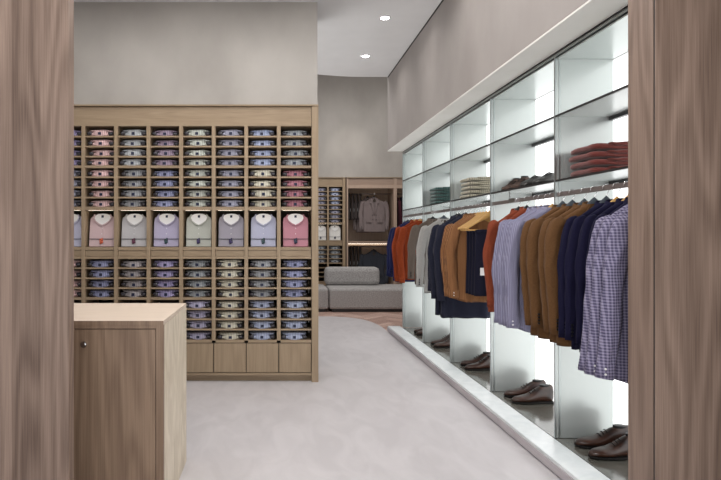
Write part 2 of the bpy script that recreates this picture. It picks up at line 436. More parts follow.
SHCOL = {
 'pale pink': (208, 176, 176), 'grey patterned': (176, 180, 184), 'mauve': (148, 132, 150), 'pale sage': (182, 186, 178), 'slate grey': (146, 146, 162),
 'light blue': (158, 168, 196), 'mid grey': (142, 146, 150), 'lavender blue': (144, 148, 180), 'taupe grey': (156, 150, 152), 'cream': (196, 192, 176),
 'rose': (164, 112, 124), 'lavender': (152, 144, 180), 'off-white': (214, 212, 208), 'lilac grey': (172, 168, 192), 'powder blue': (164, 172, 196), 'stone grey': (150, 152, 156)}
for k, c in SHCOL.items():
    M['sh_'+k] = fabric('shirting_'+k.replace(' ', '_'), tuple(min(255, v+24) for v in c), tuple(max(0, v-22) for v in c), 'check' if 'pattern' in k or 'slate' in k else 'stripe', 70, .8)
fp = folded_proto()
ORD_ = 0
ORD = ['first', 'second', 'third', 'fourth']
CN = ['partial column at the left', 'first full column', 'second full column', 'third full column', 'fourth full column', 'third column from the right', 'second column from the right', 'column at the right end']
plan = [('lavender', 'slate grey', 'pale pink', 'pale pink'), ('pale pink', 'pale pink', 'lavender blue', 'lavender blue'), ('grey patterned', 'stone grey', 'taupe grey', 'taupe grey'),
        ('mauve', 'lavender blue', 'lavender', 'lavender'), ('pale sage', 'pale sage', 'mid grey', 'lilac grey'), ('slate grey', 'slate grey', 'cream', 'cream'),
        ('light blue', 'cream', 'stone grey', 'powder blue'), ('mid grey', 'rose', 'lavender blue', 'powder blue')]
BL = ['top block', 'second block', 'third block', 'lowest block']
rowfloor = [[floors[0], floors[1], floors[2], floors[3]], floors[4:8], floors[10:14], floors[14:18]]
rowname = [['first', 'second', 'third', 'fourth']]*4
first = True
for ci, x in enumerate(cols):
    for b in range(4):
        if b == 3 and ci < 4: continue      # behind the counter
        for r_ in range(4):
            cn = plan[ci][b]; m_ = M['sh_'+cn]
            lab = f'folded {cn} shirt, {ORD[r_]} row of the {BL[b]}, {CN[ci]}'
            mats = {'shirt_body': m_, 'collar': m_, 'placket': m_}
            dup(fp, (x+rnd.uniform(-.008, .008), YC+.014+rnd.uniform(0, .02), rowfloor[b][r_]+.001), rnd.uniform(-.03, .03), lab, 'folded shirts in the front oak cabinet', mats, (1, 1, rnd.uniform(.92, 1.08)))

# shirt shown upright, leaning back, in the display row
def display_proto():
    t = thing('display_shirt', 'x', 'shirt')
    ow = [(-.112, 0), (-.114, .22), (-.108, .262), (-.075, .285), (-.04, .296), (.04, .296), (.075, .285), (.108, .262), (.114, .22), (.112, 0)]
    bm = bmesh.new()
    rings = []
    for y, s in ((.030, 1), (.006, 1), (0, .975)):
        rings.append([(x*s, y, .148+(z-.148)*s) for x, z in ow])
    loft(bm, rings)
    obj('shirt_body', bm, M['paper'], t, bevel=.002)
    def flat(poly, y0, y1):
        b = bmesh.new(); prism(b, poly, y0, y1); return b
    # collar: a stand-up heart shape, pale inside
    K = lambda P: [(x*1.28, .300-(.300-z)*1.22) for x, z in P]
    n = obj('neckband', flat(K([(0, .212), (.022, .224), (.046, .245), (.056, .268), (.050, .286), (.03, .296), (0, .299), (-.03, .296), (-.050, .286), (-.056, .268), (-.046, .245), (-.022, .224)]), -.006, -.001), M['white'], t)
    obj('label', B(-.010, .010, -.0085, -.0065, .262, .284), M['navy_tag'], n)
    for q in (-1, 1):
        obj('collar', flat(K([(q*x, z) for x, z in ((.001, .206), (.026, .218), (.052, .242), (.066, .270), (.060, .290), (.050, .296), (.053, .284), (.057, .268), (.047, .246), (.022, .226), (.001, .216))]), -.012, -.001), M['paper'], t)
    bm = bmesh.new(); box(bm, -.012, .012, -.004, 0, .002, .186)
    pk = obj('placket', bm, M['paper'], t)
    for z in (.165, .115, .05):
        bb = bmesh.new(); cyl(bb, (0, -.0065, z), .0035, .0025, 10, 'Y'); obj('button', bb, M['paper'], pk)
    obj('ribbon', B(-.1135, .1135, -.0075, -.004, .066, .071), M['black'], t)
    bm = bmesh.new(); rslab(bm, (0, -.012, .052), (.015, .006, .024), .6, .5, 14, 6, .008, 60, 2)
    obj('sock_charm', bm, M['navy_tag'], t, smooth=True)
    return register(t)
dp = display_proto()
for c, k in (((206, 104, 70), 'charm_orange'), ((96, 44, 70), 'charm_wine'), ((40, 70, 76), 'charm_teal'), ((52, 40, 86), 'charm_violet'), ((34, 48, 74), 'charm_navy')):
    M[k] = mottled(k, c, tuple(max(0, v-60) for v in c), ns=90, lo=.45, hi=.55)
disp = [('lavender', 'lavender'), ('pale pink', 'pale pink'), ('off-white', 'light grey'), ('lavender', 'lavender'), ('pale sage', 'pale sage'), ('lilac grey', 'grey patterned'), ('powder blue', 'pale blue'), ('rose', 'rose')]
dcol = [(192, 192, 212), (208, 184, 186), (190, 188, 190), (180, 174, 198), (184, 186, 178), (160, 156, 166), (180, 182, 202), (190, 138, 150)]
charms = ['charm_navy', 'charm_orange', 'charm_wine', 'charm_teal', 'charm_violet', 'charm_violet', 'charm_teal', 'charm_navy']
dfl = floors[8]
for ci, x in enumerate(cols):
    mm = fabric('display_shirting_%d' % ci, tuple(min(255, v+5) for v in dcol[ci]), tuple(v-26 for v in dcol[ci]), 'check' if ci in (5, 1) else 'stripe', 110, .8)
    o = dup(dp, (x+.006, YC+.035, dfl+.003), 0, f'{disp[ci][1]} shirt upright in the lit display row, {CN[ci]}', 'upright shirts in the display row',
            {'shirt_body': mm, 'placket': mm, 'sock_charm': M[charms[ci]], 'collar': mm})
    o.rotation_euler = (-.16, 0, rnd.uniform(-.05, .05))

# ------------------------------------------------------------------ glass shelving on the right
UP = [7.407-1.006*k for k in range(6)]            # 7.407 .. 2.377
XBK = 2.039
SH1, SH2 = 2.019, 1.630
unit = thing('shelving_unit', 'long back-lit shelving unit of pale glass panels with a clothes rail and shoe tray', 'shelving', (XU, UP[-1], 0))
def U(bm):   # parts are written in world metres, then shifted into the unit
    for v in bm.verts: v.co -= Vector((XU, UP[-1], 0))
    return bm
for i, y in enumerate(UP):
    p = obj('upright', U(B((XU+.001, XU+.010, y-.012, y+.002, .078, ZB-.023), (XU+.024, XU+.033, y-.012, y+.002, .078, ZB-.023))), M['steel'], unit)
    obj('divider_panel', U(B((XU+.0105, XU+.0235, y-.010, y+.000, .078, ZB-.024), (XU+.0335, XBK-.002, y-.010, y, .078, ZB-.024))), M['frost'], unit)
for a, b in zip(UP[1:], UP):
    g = .013
    for z in (SH1, SH2):
        s = obj('shelf', U(B(XU+.012, XBK-.002, a+.003, b-g, z-.008, z)), M['shelf'], unit)
        obj('shelf_edge', U(B(XU+.002, XU+.0115, a+.003, b-g, z-.011, z+.001)), M['shelf_edge'], s)
        obj('back_rail', U(B(XBK-.03, XBK-.004, a+.003, b-g, z-.030, z-.0085)), M['shelf_edge'], s)
    obj('top_panel', U(B(XU+.012, XBK-.002, a+.003, b-g, ZB-.036, ZB-.028)), M['shelf'], unit)
    obj('light_panel', U(B(XBK, XBK+.03, a+.001, b-.001, .078, ZB-.04)), M['lightbox'], unit)
    tr = obj('shoe_tray', U(B(XU+.001, XBK-.001, a+.003, b-g, .045, .075)), M['tray'], unit)
    cr = obj('clothes_rail', U(B(XU+.012, XU+.026, a+.0005, b-.0135, 1.530, 1.556)), M['rail'], unit)
obj('top_rail', U(B((XU+.001, XU+.012, UP[-1]-.01, UP[0], ZB-.022, ZB-.008), (XU+.012, XBK, UP[-1]-.01, UP[0], ZB-.014, ZB-.008))), M['steel'], unit)
obj('shadow_strip', U(B(XU-.006, XU+.0, UP[-1]-.01, UP[0], ZB-.005, ZB-.001)), M['shadow_gap'], unit)
for y in (3.98, 6.00):
    obj('rail_bracket', U(B((XU-.004, XU+.0115, y-.05, y+.05, 1.528, 1.560), (XU+.002, XU+.010, y+.05, y+.058, 1.55, 1.618))), M['chrome'], unit)

# ------------------------------------------------------------------ hangers and garments
RX = XU+.019; RZ = 1.556
def hanger_proto(kind):
    t = thing('coat_hanger', 'x', 'hanger')
    bm = bmesh.new()
    pts = [(.020*math.cos(a)+.0, 0, .010+.020*math.sin(a)-.012) for a in [math.radians(d) for d in range(-20, 201, 20)]][::-1]
    # hook rests on top of the rail: its inner top is at z = 0
    pts = [(p[0], 0, p[2]-.012) for p in pts][::-1]
    stem = [(0.012, 0, -.034), (.003, 0, -.046), (0, 0, -.060), (0, 0, -.085)]
    tube(bm, [tuple(p) for p in pts[::-1]]+stem, .0020, 6)
    hk = obj('hook', bm, M['chrome'], t, smooth=True)
    bm = bmesh.new(); rings = []
    wide = kind != 'wood'
    for i in range(25):
        s = -1+2*i/24; x = .180*s
        z = -.088-.117*abs(s)**.95
        hz = (.012 if wide else .010)+(.024 if wide else .017)*math.exp(-(s/.34)**2); hy = (.009+.012*abs(s)**2) if wide else .007
        y = .02*abs(s)**2
        rings.append([(x, y+hy*math.cos(a), z+hz*math.sin(a)) for a in [2*PI*k/12 for k in range(12)]])
    loft(bm, rings)
    mt = {'black': M['hanger_black'], 'grey': M['hanger_grey'], 'wood': M['hanger_wood']}[kind]
    obj('shoulder_bar', bm, mt, t, smooth=True)
    if kind == 'wood':
        bm = bmesh.new(); tube(bm, [(-.172, .01, -.195), (-.160, .008, -.216), (0, 0, -.220), (.160, .008, -.216), (.172, .01, -.195)], .006, 8)
        obj('trouser_bar', bm, mt, t, smooth=True)
    bm = bmesh.new(); cyl(bm, (0, 0, -.094), .005, .014, 10); obj('ferrule', bm, M['chrome'] if kind == 'wood' else M['black'], t, smooth=True)
    return register(t)
HP = {k: hanger_proto(k) for k in ('black', 'grey', 'wood')}

def garment_proto(kind, L=.80, sh=.185, hw=.205, t=.030, seed=0, sleeve=.62, blazer=False, tails=False, fold=.008, ext=1.0, flare=0):
    """hangs from the rail point at the origin, front towards -y"""
    name = {'blazer': 'blazer', 'shirt': 'hanging_shirt', 'coat': 'long_coat', 'sweater': 'hanging_sweater'}[kind]
    g = thing(name, 'x', kind)
    NA = 56; rings = []
    prof = [(-.092, .050, .036), (-.108, .070, .034), (-.128, .105, .030), (-.152, .142, .028), (-.180, sh-.008, .028), (-.205, sh, .032)]
    n = 22
    for i in range(1, n+1):
        v = i/n; z = -.205-(L-.205)*v
        wd = sh+(hw-sh)*v-.012*math.sin(PI*min(1, v*1.3))
        prof.append((z, wd, t*(1.05+.15*v)))
    for i, (z, wd, th) in enumerate(prof):
        v = max(0, (-z-.2)/(L-.2)); ring = []
        for k in range(NA):
            a = 2*PI*k/NA
            x = wd*sp(math.cos(a), .75); y = th*sp(math.sin(a), .8)
            f1 = noise.noise(Vector((x*14+seed*3.1+z*1.5, seed, z*1.6)))+.55*noise.noise(Vector((x*38+seed, 2, z*2.6)))
            y += fold*(.25+1.6*v)*f1*1.6 if z < -.17 else 0
            y += .003*noise.noise(Vector((x*25, z*25, seed)))
            zz = z
            if tails and i > len(prof)-5: zz += .035*abs(math.cos(a))**3*(i-(len(prof)-5))/4
            if not tails and v > .9: zz += .006*noise.noise(Vector((x*8, y*8, seed)))
            ring.append((x, y, zz))
        rings.append(ring)
    inner = [(x*.985, y*.8, z+.012) for x, y, z in rings[-1]]
    rings.append(inner); rings.append([(x*.97, y*.75, z+.08) for x, y, z in inner])
    bm = bmesh.new(); loft(bm, rings, cap=False)
    obj('garment_body', bm, M['paper'], g, smooth=True)
    for s in (-1, 1):
        bm = bmesh.new(); r0 = .052
        p = smooth_path([(s*(sh-.032), .0, -.176), (s*(sh+.000), -.004, -.215), (s*(sh+.018*ext), -.006, -.30), (s*(sh+.032*ext), -.012, -.42), (s*(sh+.028*ext), -.022, -.55), (s*(sh+.018*ext), -.034, -.178-sleeve)], 5)
        for q in p: q.x += s*flare*max(0, (-q.z-.22)/.6)**1.3
        m_ = len(p); rad = [r0*(.55+.45*min(1, i/4))*(1-.30*i/(m_-1)) for i in range(m_)]
        tube(bm, p, rad, 24, .72, .30, seed+s*3)
        sl = obj('sleeve', bm, M['paper'], g, smooth=True)
        e = p[-1]
        if kind == 'shirt':
            bb = bmesh.new(); k_ = s*flare*2.3; tube(bb, [(e.x-k_*.062, e.y+.004, e.z+.062), (e.x-k_*.03, e.y+.002, e.z+.03), (e.x, e.y, e.z-.004)], [.0375, .0385, .0375], 24, .74)
            cf = obj('cuff', bb, M['paper'], sl, smooth=True)
            bb = bmesh.new()
            for dz in (.02, .042): cyl(bb, (e.x-s*-.012, e.y-.031, e.z+dz), .0045, .003, 8, 'Y')
            obj('button', bb, M['paper'], cf); 
        if blazer:
            for q in range(4):
                bb = bmesh.new(); cyl(bb, (e.x+s*.012, e.y-.032-.0, e.z+.028+q*.017), .0062, .006, 10, 'Y'); obj('cuff_button', bb, M['black'], sl)
        if kind == 'sweater':
            bb = bmesh.new(); tube(bb, [(e.x, e.y, e.z+.03), (e.x, e.y, e.z), (e.x, e.y, e.z-.035)], [.036, .034, .033], 18, .74)
            obj('cuff', bb, M['paper'], sl, smooth=True)
    # collar
    bm = bmesh.new(); hh = .030 if not blazer else .024
    rr = []
    for j, (z, s1, s2) in enumerate(((-.118, 1.22, 1.1), (-.100, 1.08, 1.1), (-.100+hh, .92, .9), (-.098+hh, .98, 1.05), (-.108, 1.28, 1.35))):
        rr.append([(.056*s1*math.cos(a), .004+.036*s2*math.sin(a), z-(.030*(.5-.5*math.sin(a)) if j in (0, 4) else .022*(.5-.5*math.sin(a)))) for a in [math.radians(-78+336*i/30) + 0 for i in range(31)]])
    loft(bm, rr, closed=False, cap=False)
    obj('collar', bm, M['paper'], g, smooth=True)
    if blazer:
        bm = bmesh.new()
        for s in (-1, 1):
            p = [(s*.050, -.105), (s*.088, -.160), (s*.098, -.205), (s*.066, -.215), (s*.010, -.430), (-s*.008, -.425), (s*.018, -.24), (s*.03, -.15)]
            yy = lambda z: -.034-.006-(.012 if z < -.17 else .002)
            a = [bm.verts.new((x, yy(z), z)) for x, z in p]; b_ = [bm.verts.new((x, yy(z)-.006, z)) for x, z in p]; k = len(p)
            for i in range(k): bm.faces.new((a[i], a[(i+1) % k], b_[(i+1) % k], b_[i]))
            bm.faces.new(a); bm.faces.new(b_)
        obj('lapel', bm, M['paper'], g)
        bm = bmesh.new()
        for s in (-1, 1): box(bm, s*.11-.055, s*.11+.055, -.054, -.03, -.60, -.56)
        obj('pocket_flap', bm, M['paper'], g, bevel=.002)
        for (x, z) in ((-.035, -.45), (.035, -.45), (-.035, -.54), (.035, -.54)):
            bm = bmesh.new(); cyl(bm, (x, -.056, z), .009, .012, 12, 'Y'); obj('button', bm, M['black'], g)
        bm = bmesh.new(); loft(bm, [[(.045*math.cos(a), y, -.14+.045*math.sin(a)) for a in [2*PI*i/16 for i in range(16)]] for y in (-.028, -.034)])
        obj('lining', bm, M['cab_dark'], g)
    elif kind == 'shirt':
        bm = bmesh.new(); rings2 = []
        box(bm, -.014, .014, -.046, -.030, -L+.05, -.135); obj('placket', bm, M['paper'], g)
    return register(g)
G = {
 'blazer': garment_proto('blazer', .845, .195, .200, .032, 1, .60, blazer=True),
 'jacket': garment_proto('blazer', .84, .195, .205, .030, 5, .60, blazer=True, ext=1.0, flare=.05),
 'coat': garment_proto('coat', .99, .205, .225, .036, 3, .66, fold=.009, ext=1.2),
 'shirt': garment_proto('shirt', .86, .21, .225, .022, 2, .64, tails=True, fold=.007, ext=1.2, flare=.03),
 'plaid': garment_proto('shirt', .88, .178, .225, .024, 8, .66, tails=True, fold=.009, ext=1.0, flare=.085),
 'camel': garment_proto('shirt', .82, .185, .205, .024, 12, .60, tails=True, fold=.010, ext=1.6),
 'sweater': garment_proto('sweater', .78, .20, .20, .028, 6, .60, fold=.009, ext=1.4),
}
DUMMY = 0
FM = {
 'navy_jk': fabric('navy_wool', (34, 40, 84), (22, 26, 60)), 'rust': fabric('rust_wool', (150, 66, 32), (124, 50, 24)), 'rust_knit': fabric('rust_knit', (140, 68, 44), (112, 52, 34)),
 'taupe': fabric('taupe_wool', (112, 100, 92), (92, 82, 74)), 'light': fabric('light_grey_wool', (176, 174, 170), (152, 150, 148)),
 'charcoal': fabric('charcoal_navy_wool', (40, 42, 58), (28, 30, 44)), 'camel': fabric('camel_corduroy', (150, 106, 70), (116, 78, 50), 'stripe', 110),
 'brown': fabric('tobacco_wool', (104, 74, 44), (84, 56, 34)), 'navy': fabric('navy_velvet', (20, 18, 48), (12, 10, 34), sheen=.0),
 'lav': fabric('lavender_poplin', (140, 138, 160), (118, 116, 140), 'stripe', 120, .8), 'plaid': fabric('plaid_poplin', (146, 140, 164), (74, 70, 96), 'check', 80, .8),
 'trouser': fabric('navy_trouser', (24, 24, 44), (16, 16, 30)), 'greige': fabric('greige_wool', (132, 120, 119), (110, 99, 98)),
 'dgrey': fabric('dark_grey_wool', (66, 70, 78), (46, 48, 56)), 'gtrouser': fabric('grey_brown_trouser', (74, 66, 64), (54, 48, 48)), 'wine': fabric('wine_wool', (70, 30, 40), (44, 18, 26))}
def hang(kind, y, mat, glab, hkind='black', hlab=None, rz=0, x=RX, z=RZ, dx=0, group='garments on the long rail', scale=None, hgroup='hangers on the long rail', buttons=None):
    mats = {n: mat for n in ('garment_body', 'sleeve', 'cuff', 'collar', 'lapel', 'pocket_flap', 'placket')}
    if rz < 1: rz += rnd.uniform(-.03, .11); dx += rnd.uniform(-.008, .010)
    h = dup(HP[hkind], (x+dx, y, z), rz, hlab or ('hanger inside '+glab if len(glab.split()) < 15 else 'hanger of '+' '.join(glab.split()[:12])), hgroup)
    g = dup(G[kind], (x+dx, y, z), rz, glab, group, mats, scale)
    return g
R_ = rnd.uniform
hang('jacket', 7.20, FM['navy_jk'], 'navy blue jacket hanging farthest from the camera, beside the grey sofa', 'black', rz=.10)
hang('jacket', 7.02, FM['navy_jk'], 'navy blue jacket hanging between the farthest navy jacket and the orange sweaters', 'black', rz=.04)
hang('sweater', 6.78, FM['rust'], 'bright orange sweater touching the navy jackets, farther of the pair', 'wood', rz=.05)
hang('sweater', 6.56, FM['rust'], 'bright orange sweater in front of its twin, just beyond the glass divider', 'wood', rz=-.04)
hang('jacket', 6.02, FM['taupe'], 'taupe brown jacket on a black hanger, next to the light grey one', 'black', rz=.05, scale=(1, 1, .93))
hang('jacket', 5.68, FM['light'], 'light grey jacket hanging between the taupe and the charcoal ones', 'grey', rz=-.03)
hang('jacket', 5.27, FM['charcoal'], 'charcoal navy jacket behind the long dark coats', 'black', rz=.04)
hang('coat', 5.16, FM['charcoal'], 'long charcoal coat directly in front of the charcoal navy jacket', 'black', rz=0)
hang('coat', 5.07, FM['charcoal'], 'long charcoal coat, middle one of three', 'black', rz=.03)
hang('coat', 4.98, FM['charcoal'], 'long charcoal coat just behind the camel shirts', 'black', rz=-.02)
for i, (y, d) in enumerate(((4.88, 'farthest'), (4.80, 'middle'), (4.72, 'nearest'))):
    hang('camel', y, FM['camel'], f'camel brown corduroy shirt, {d} of the three', 'wood', rz=(.06, .02, -.03)[i])
hang('sweater', 3.93, FM['rust_knit'], 'rust red jacket on a black hanger, farther of two beside the lavender shirts', 'black', rz=.04, scale=(.9, 1, .97))
hang('sweater', 3.78, FM['rust_knit'], 'rust red jacket nearly hidden behind the first lavender shirt', 'black', rz=.0, scale=(.78, 1, .9))
for i, y in enumerate((3.655, 3.585, 3.515, 3.445)):
    hang('shirt', y, FM['lav'], f'lavender striped shirt, {("farthest", "second farthest", "second nearest", "nearest")[i]} of the four beside the brown blazers', 'wood', rz=(.05, .0, .04, -.02)[i])
for i, y in enumerate((3.31, 3.20, 3.09, 2.985)):
    hang('blazer', y, FM['brown'], f'tobacco brown blazer, {("farthest", "second farthest", "second nearest", "nearest")[i]} of the four', 'grey', rz=(.05, .0, .05, -.02)[i])
for i, y in enumerate((2.89, 2.80, 2.715, 2.635)):
    hang('jacket' if i < 2 else 'jacket', y, FM['navy'], f'deep navy velvet jacket, {("farthest", "second farthest", "second nearest", "nearest")[i]} of the four before the plaid shirts', 'grey' if i == 0 else 'wood', rz=(.03, -.03, .04, 0)[i], scale=(.92, .9, 1.0))
for i, y in enumerate((2.555, 2.49, 2.43)):
    hang('plaid', y, FM['plaid'], f'navy and white plaid shirt, {("farthest", "middle", "nearest")[i]} of the three by the right timber column', 'wood', rz=(.0, -.05, .0)[i], dx=-.02, scale=(1.03, 1, 1.03))

# trousers clipped on wooden hangers
def trouser_proto():
    t = thing('hanging_trousers', 'x', 'trousers')
    bm = bmesh.new(); rings = []
    for i in range(18):
        v = i/17; z = -.170-.52*v; ring = []
        for k in range(30):
            a = 2*PI*k/30; x = (.112+.008*v)*sp(math.cos(a), .6); y = (.020+.006*v)*sp(math.sin(a), .7)
            ring.append((x, y+.007*noise.noise(Vector((x*30, z*3, 4)))*(1+v), z))
        rings.append(ring)
    loft(bm, rings); obj('trouser_legs', bm, M['paper'], t, smooth=True)
    bm = bmesh.new(); rslab(bm, (0, 0, -.178), (.117, .024, .016), .4, .4, 24, 6); obj('waistband', bm, M['paper'], t, smooth=True)
    bm = bmesh.new(); box(bm, -.085, -.045, -.034, -.031, -.525, -.465); obj('price_tag', bm, M['paper'], t)
    return register(t)
tp = trouser_proto()
for i, y in enumerate((4.645, 4.58, 4.515, 4.45)):
    lab = ('farthest', 'second farthest', 'second nearest', 'nearest')[i]
    dup(HP['wood'], (RX, y, RZ), 0, f'{lab} of the four maple hangers carrying the navy trousers', 'hangers on the long rail')
    dup(tp, (RX, y, RZ-.05), 0, f'dark navy trousers with a white tag, {lab} of the pairs beside the camel shirts', 'trousers on the long rail', {'trouser_legs': FM['trouser'], 'waistband': FM['trouser']})

# ------------------------------------------------------------------ knitwear on the shelf
def knit_proto():
    t = thing('folded_sweater', 'x', 'sweater')
    bm = bmesh.new()
    rslab(bm, (.165, 0, .0215), (.165, .150, .0215), .55, .3, 64, 12, .012, 7, 2)
    obj('folded_body', bm, M['paper'], t, smooth=True)
    bm = bmesh.new(); rslab(bm, (.19, -.138, .012), (.14, .022, .010), .6, .5, 48, 8, .008, 16, 5); rslab(bm, (.20, -.140, .032), (.13, .022, .009), .6, .5, 48, 8, .010, 16, 9); obj('sleeve_fold', bm, M['paper'], t, smooth=True)
    return register(t)
kp = knit_proto()
for nm, n, y, c, dz, lab, pl in (('knit_red', 4, 3.17, (124, 58, 52), .043, 'brick red sweater', 'pile nearest the camera'),
                             ('knit_cream', 5, 5.10, (188, 180, 160), .037, 'cream melange sweater', 'pile beside the teal one'),
                             ('knit_teal', 5, 6.12, (72, 104, 100), .037, 'teal green sweater', 'farthest pile')):
    mt = fabric(nm, c, tuple(int(v*(.62 if nm != 'knit_cream' else .68)) for v in c), 'plain' if nm == 'knit_red' else 'stripe', 60, .95, .3)
    for i in range(n):
        pos = ['at the bottom', 'second from the bottom', 'third from the bottom', 'fourth from the bottom', 'at the top'][i] if n == 5 else ['at the bottom', 'second from the bottom', 'second from the top', 'at the top'][i]
        dup(kp, (XU+.03+R_(0, .012), y+R_(-.008, .008), SH2+.002+i*dz), R_(-.04, .04), f'folded {lab}, {pos} of its pile, {pl}', 'sweater piles on the shelf',
            {'folded_body': mt, 'sleeve_fold': mt}, (1, 1, 1.0 if dz > .04 else .85))

# ------------------------------------------------------------------ shoes (toe towards -x)
def shoe_proto(high=True):
    t = thing('shoe', 'x', 'shoe')
    Lq = .30; st = [0, .012, .035, .07, .11, .15, .19, .23, .262, .285, .298]
    hw_ = [.012, .026, .038, .046, .049, .046, .041, .038, .037, .033, .022]
    ht = [.020, .034, .044, .050, .058, .080, .112, .127, .132, .134, .124] if high else [.018, .030, .040, .048, .062, .078, .080, .074, .072, .074, .070]
    bm = bmesh.new(); rings = []
    for s, wd, h_ in zip(st, hw_, ht):
        ring = []
        tw = wd if s < .13 else max(.018, wd*(1-.35*min(1, (s-.13)/.06)))
        for k in range(18):
            a = -PI/2+2*PI*k/18; sy = math.cos(a); sz = math.sin(a)
            ww = wd if sz < .2 else wd+(tw-wd)*(sz-.2)/.8
            z = .012+(h_-.012)*(.5+.5*sp(sz, .8)); y = ww*sp(sy, .7)
            ring.append((s, y, z))
        rings.append(ring)
    loft(bm, rings); u = obj('upper', bm, M['leather'], t, smooth=True)
    bm = bmesh.new()
    loft(bm, [[(x, y*m_, z) for x, y in [(s, w_) for s, w_ in zip(st, hw_)]+[(s, -w_) for s, w_ in list(zip(st, hw_))[::-1]]] for z, m_ in ((.004, 1.06), (.014, 1.10))])
    obj('sole', bm, M['sole'], t)
    obj('heel', B(.225, .298, -.036, .036, 0, .0045), M['sole'], t)
    bm = bmesh.new()
    z0 = ht[7]; loft(bm, [[(.245+.040*math.cos(a)+(-.012*0), .022*math.sin(a), z) for a in [2*PI*i/16 for i in range(16)]] for z in (z0-.010, z0+.0035)])
    obj('opening', bm, M['sole'], u)
    bm = bmesh.new()
    for s, z in ((.125, .079), (.143, .091), (.16, .103)) if high else ((.11, .066), (.125, .074), (.14, .081)):
        tube(bm, [(s+.004, -.022, z-.008), (s, 0, z+.001), (s+.004, .022, z-.008)], .0028, 6)
    obj('lace', bm, M['sole'], t, smooth=True)
    return register(t)
boot = shoe_proto(True); low = shoe_proto(False)
BAYN = ['bay nearest the camera', 'second bay from the camera', 'third bay from the camera', 'fourth bay from the camera', 'farthest bay']
for i in range(5):
    y0 = UP[5-i]+.87
    if i == 4: y0 -= .25
    for j, (dy, dxx, w_) in enumerate(((0, .0, 'farther'), (-.17, -.012, 'nearer'))):
        dup(boot, (XU+.055+dxx, y0+dy, .0765), (-.12, .04)[j] , f'brown leather ankle boot on the tray, {w_} of the pair, {BAYN[i]}', 'boots on the tray')
for j, (y, k, lab, mm, rz) in enumerate(((4.24, 'b', 'brown suede shoe on the glass shelf, farther one of the pair', M['suede'], .75), (4.08, 'b', 'brown suede shoe on the glass shelf, nearer one of the pair', M['suede'], .8),
        (3.93, 'k', 'black leather shoe on the glass shelf, farther one of the pair', M['leather_dark'], .5), (3.74, 'k', 'black leather shoe on the glass shelf, nearer one of the pair', M['leather_dark'], .45))):
    dup(boot if k == 'b' else low, (XU+(.06 if k == 'b' else .05), y, SH2+.002), rz, lab, 'shoes on the glass shelf', {'upper': mm}, (.8, 1.15, .85) if k == 'b' else (.95, 1.1, 1.15))

# ------------------------------------------------------------------ far room: cabinet, wardrobe, sofa
S_ = YF/F
cols2, fl2 = shirt_cabinet(3, px(342.4, 0, YF)[0], YF, 'far oak cubbyhole cabinet of folded shirts behind the sofa')
p2 = [('slate grey', 'taupe grey', 'mid grey'), ('powder blue', 'slate grey', 'mid grey')]
BL2 = ['top block', 'second block', 'third block']
rf2 = [fl2[0:4], fl2[4:8], fl2[10:14]]
for ci in (1, 2):
    for b in range(3):
        for r_ in range(4):
            cn = p2[ci-1][b]; m_ = M['sh_'+cn]
            dup(fp, (cols2[ci], YF+.014, rf2[b][r_]+.001), 0, f'folded {cn} shirt, far cabinet, {("left", "right")[ci-1]} column, {ORD[r_]} row of the {BL2[b]}',
                'folded shirts in the far cabinet', {'shirt_body': m_, 'collar': m_, 'placket': m_})
    o = dup(dp, (cols2[ci], YF+.03, fl2[8]+.003), 0, f'white shirt propped upright in the far cabinet, {("left", "right")[ci-1]} one', 'upright shirts in the far cabinet',
            {'shirt_body': M['sh_off-white'], 'placket': M['sh_off-white'], 'collar': M['white'], 'sock_charm': M['charm_navy']})
    o.rotation_euler = (-.16, 0, 0)
wx0, wx1 = px(343.6, 0, YF)[0]+.06, px(395.2, 0, YF)[0]
M['far_wood'] = wood('far_wardrobe_wood', (150, 128, 112), (192, 170, 152), 'Z', 0, .4)
M['far_wood_x'] = wood('far_wardrobe_wood_horizontal', (130, 110, 96), (172, 150, 134), 'X', 0, .4)
def wardrobe(x0, x1, label):
    t = thing('open_wardrobe', label, 'wardrobe', (x0, YF, 0)); w_ = x1-x0
    obj('side_panel', B(0.001, .03, 0, .58, 0, 2.44), M['far_wood'], t)
    obj('side_panel', B(w_-.03, w_, 0, .58, 0, 2.44), M['far_wood'], t)
    obj('cornice', B(0.001, w_, -.012, .58, 2.441, 2.452), M['cab_wood_x'], t)
    obj('fascia', B(.031, w_-.031, .012, .03, 2.30, 2.438), M['far_wood_x'], t)
    obj('top_board', B(.031, w_-.031, 0, .03, 2.235, 2.299), M['far_wood'], t)
    obj('back_panel', B(.031, w_-.031, .56, .578, 0.02, 2.436), M['far_wood'], t)
    sh = obj('shelf', B(.031, w_-.031, 0, .558, 1.125, 1.175), M['far_wood_x'], t)
    obj('led_strip', B(.04, w_-.04,   .53, .54, 1.112, 1.124), M['led'], sh)
    obj('led_strip', B(.04, w_-.04, .031, .041, 2.301, 2.305), M['led'], t)
    obj('bottom_board', B(.031, w_-.031, 0, .558, 0, .12), M['far_wood_x'], t)
    for z in (2.14, 1.06):
        bm = bmesh.new(); cyl(bm, (.031, .28, z), .012, w_-.062, 12, 'X'); obj('clothes_rail', bm, M['rail'], t, smooth=True)
    return t
wardrobe(wx0, wx1, 'open two-tier wardrobe with suits behind the sofa')
wardrobe(wx1+.002, wx1+1.1, 'dim open wardrobe at the far right, half hidden by the glass shelving')
wc = px(375, 0, YF)[0]
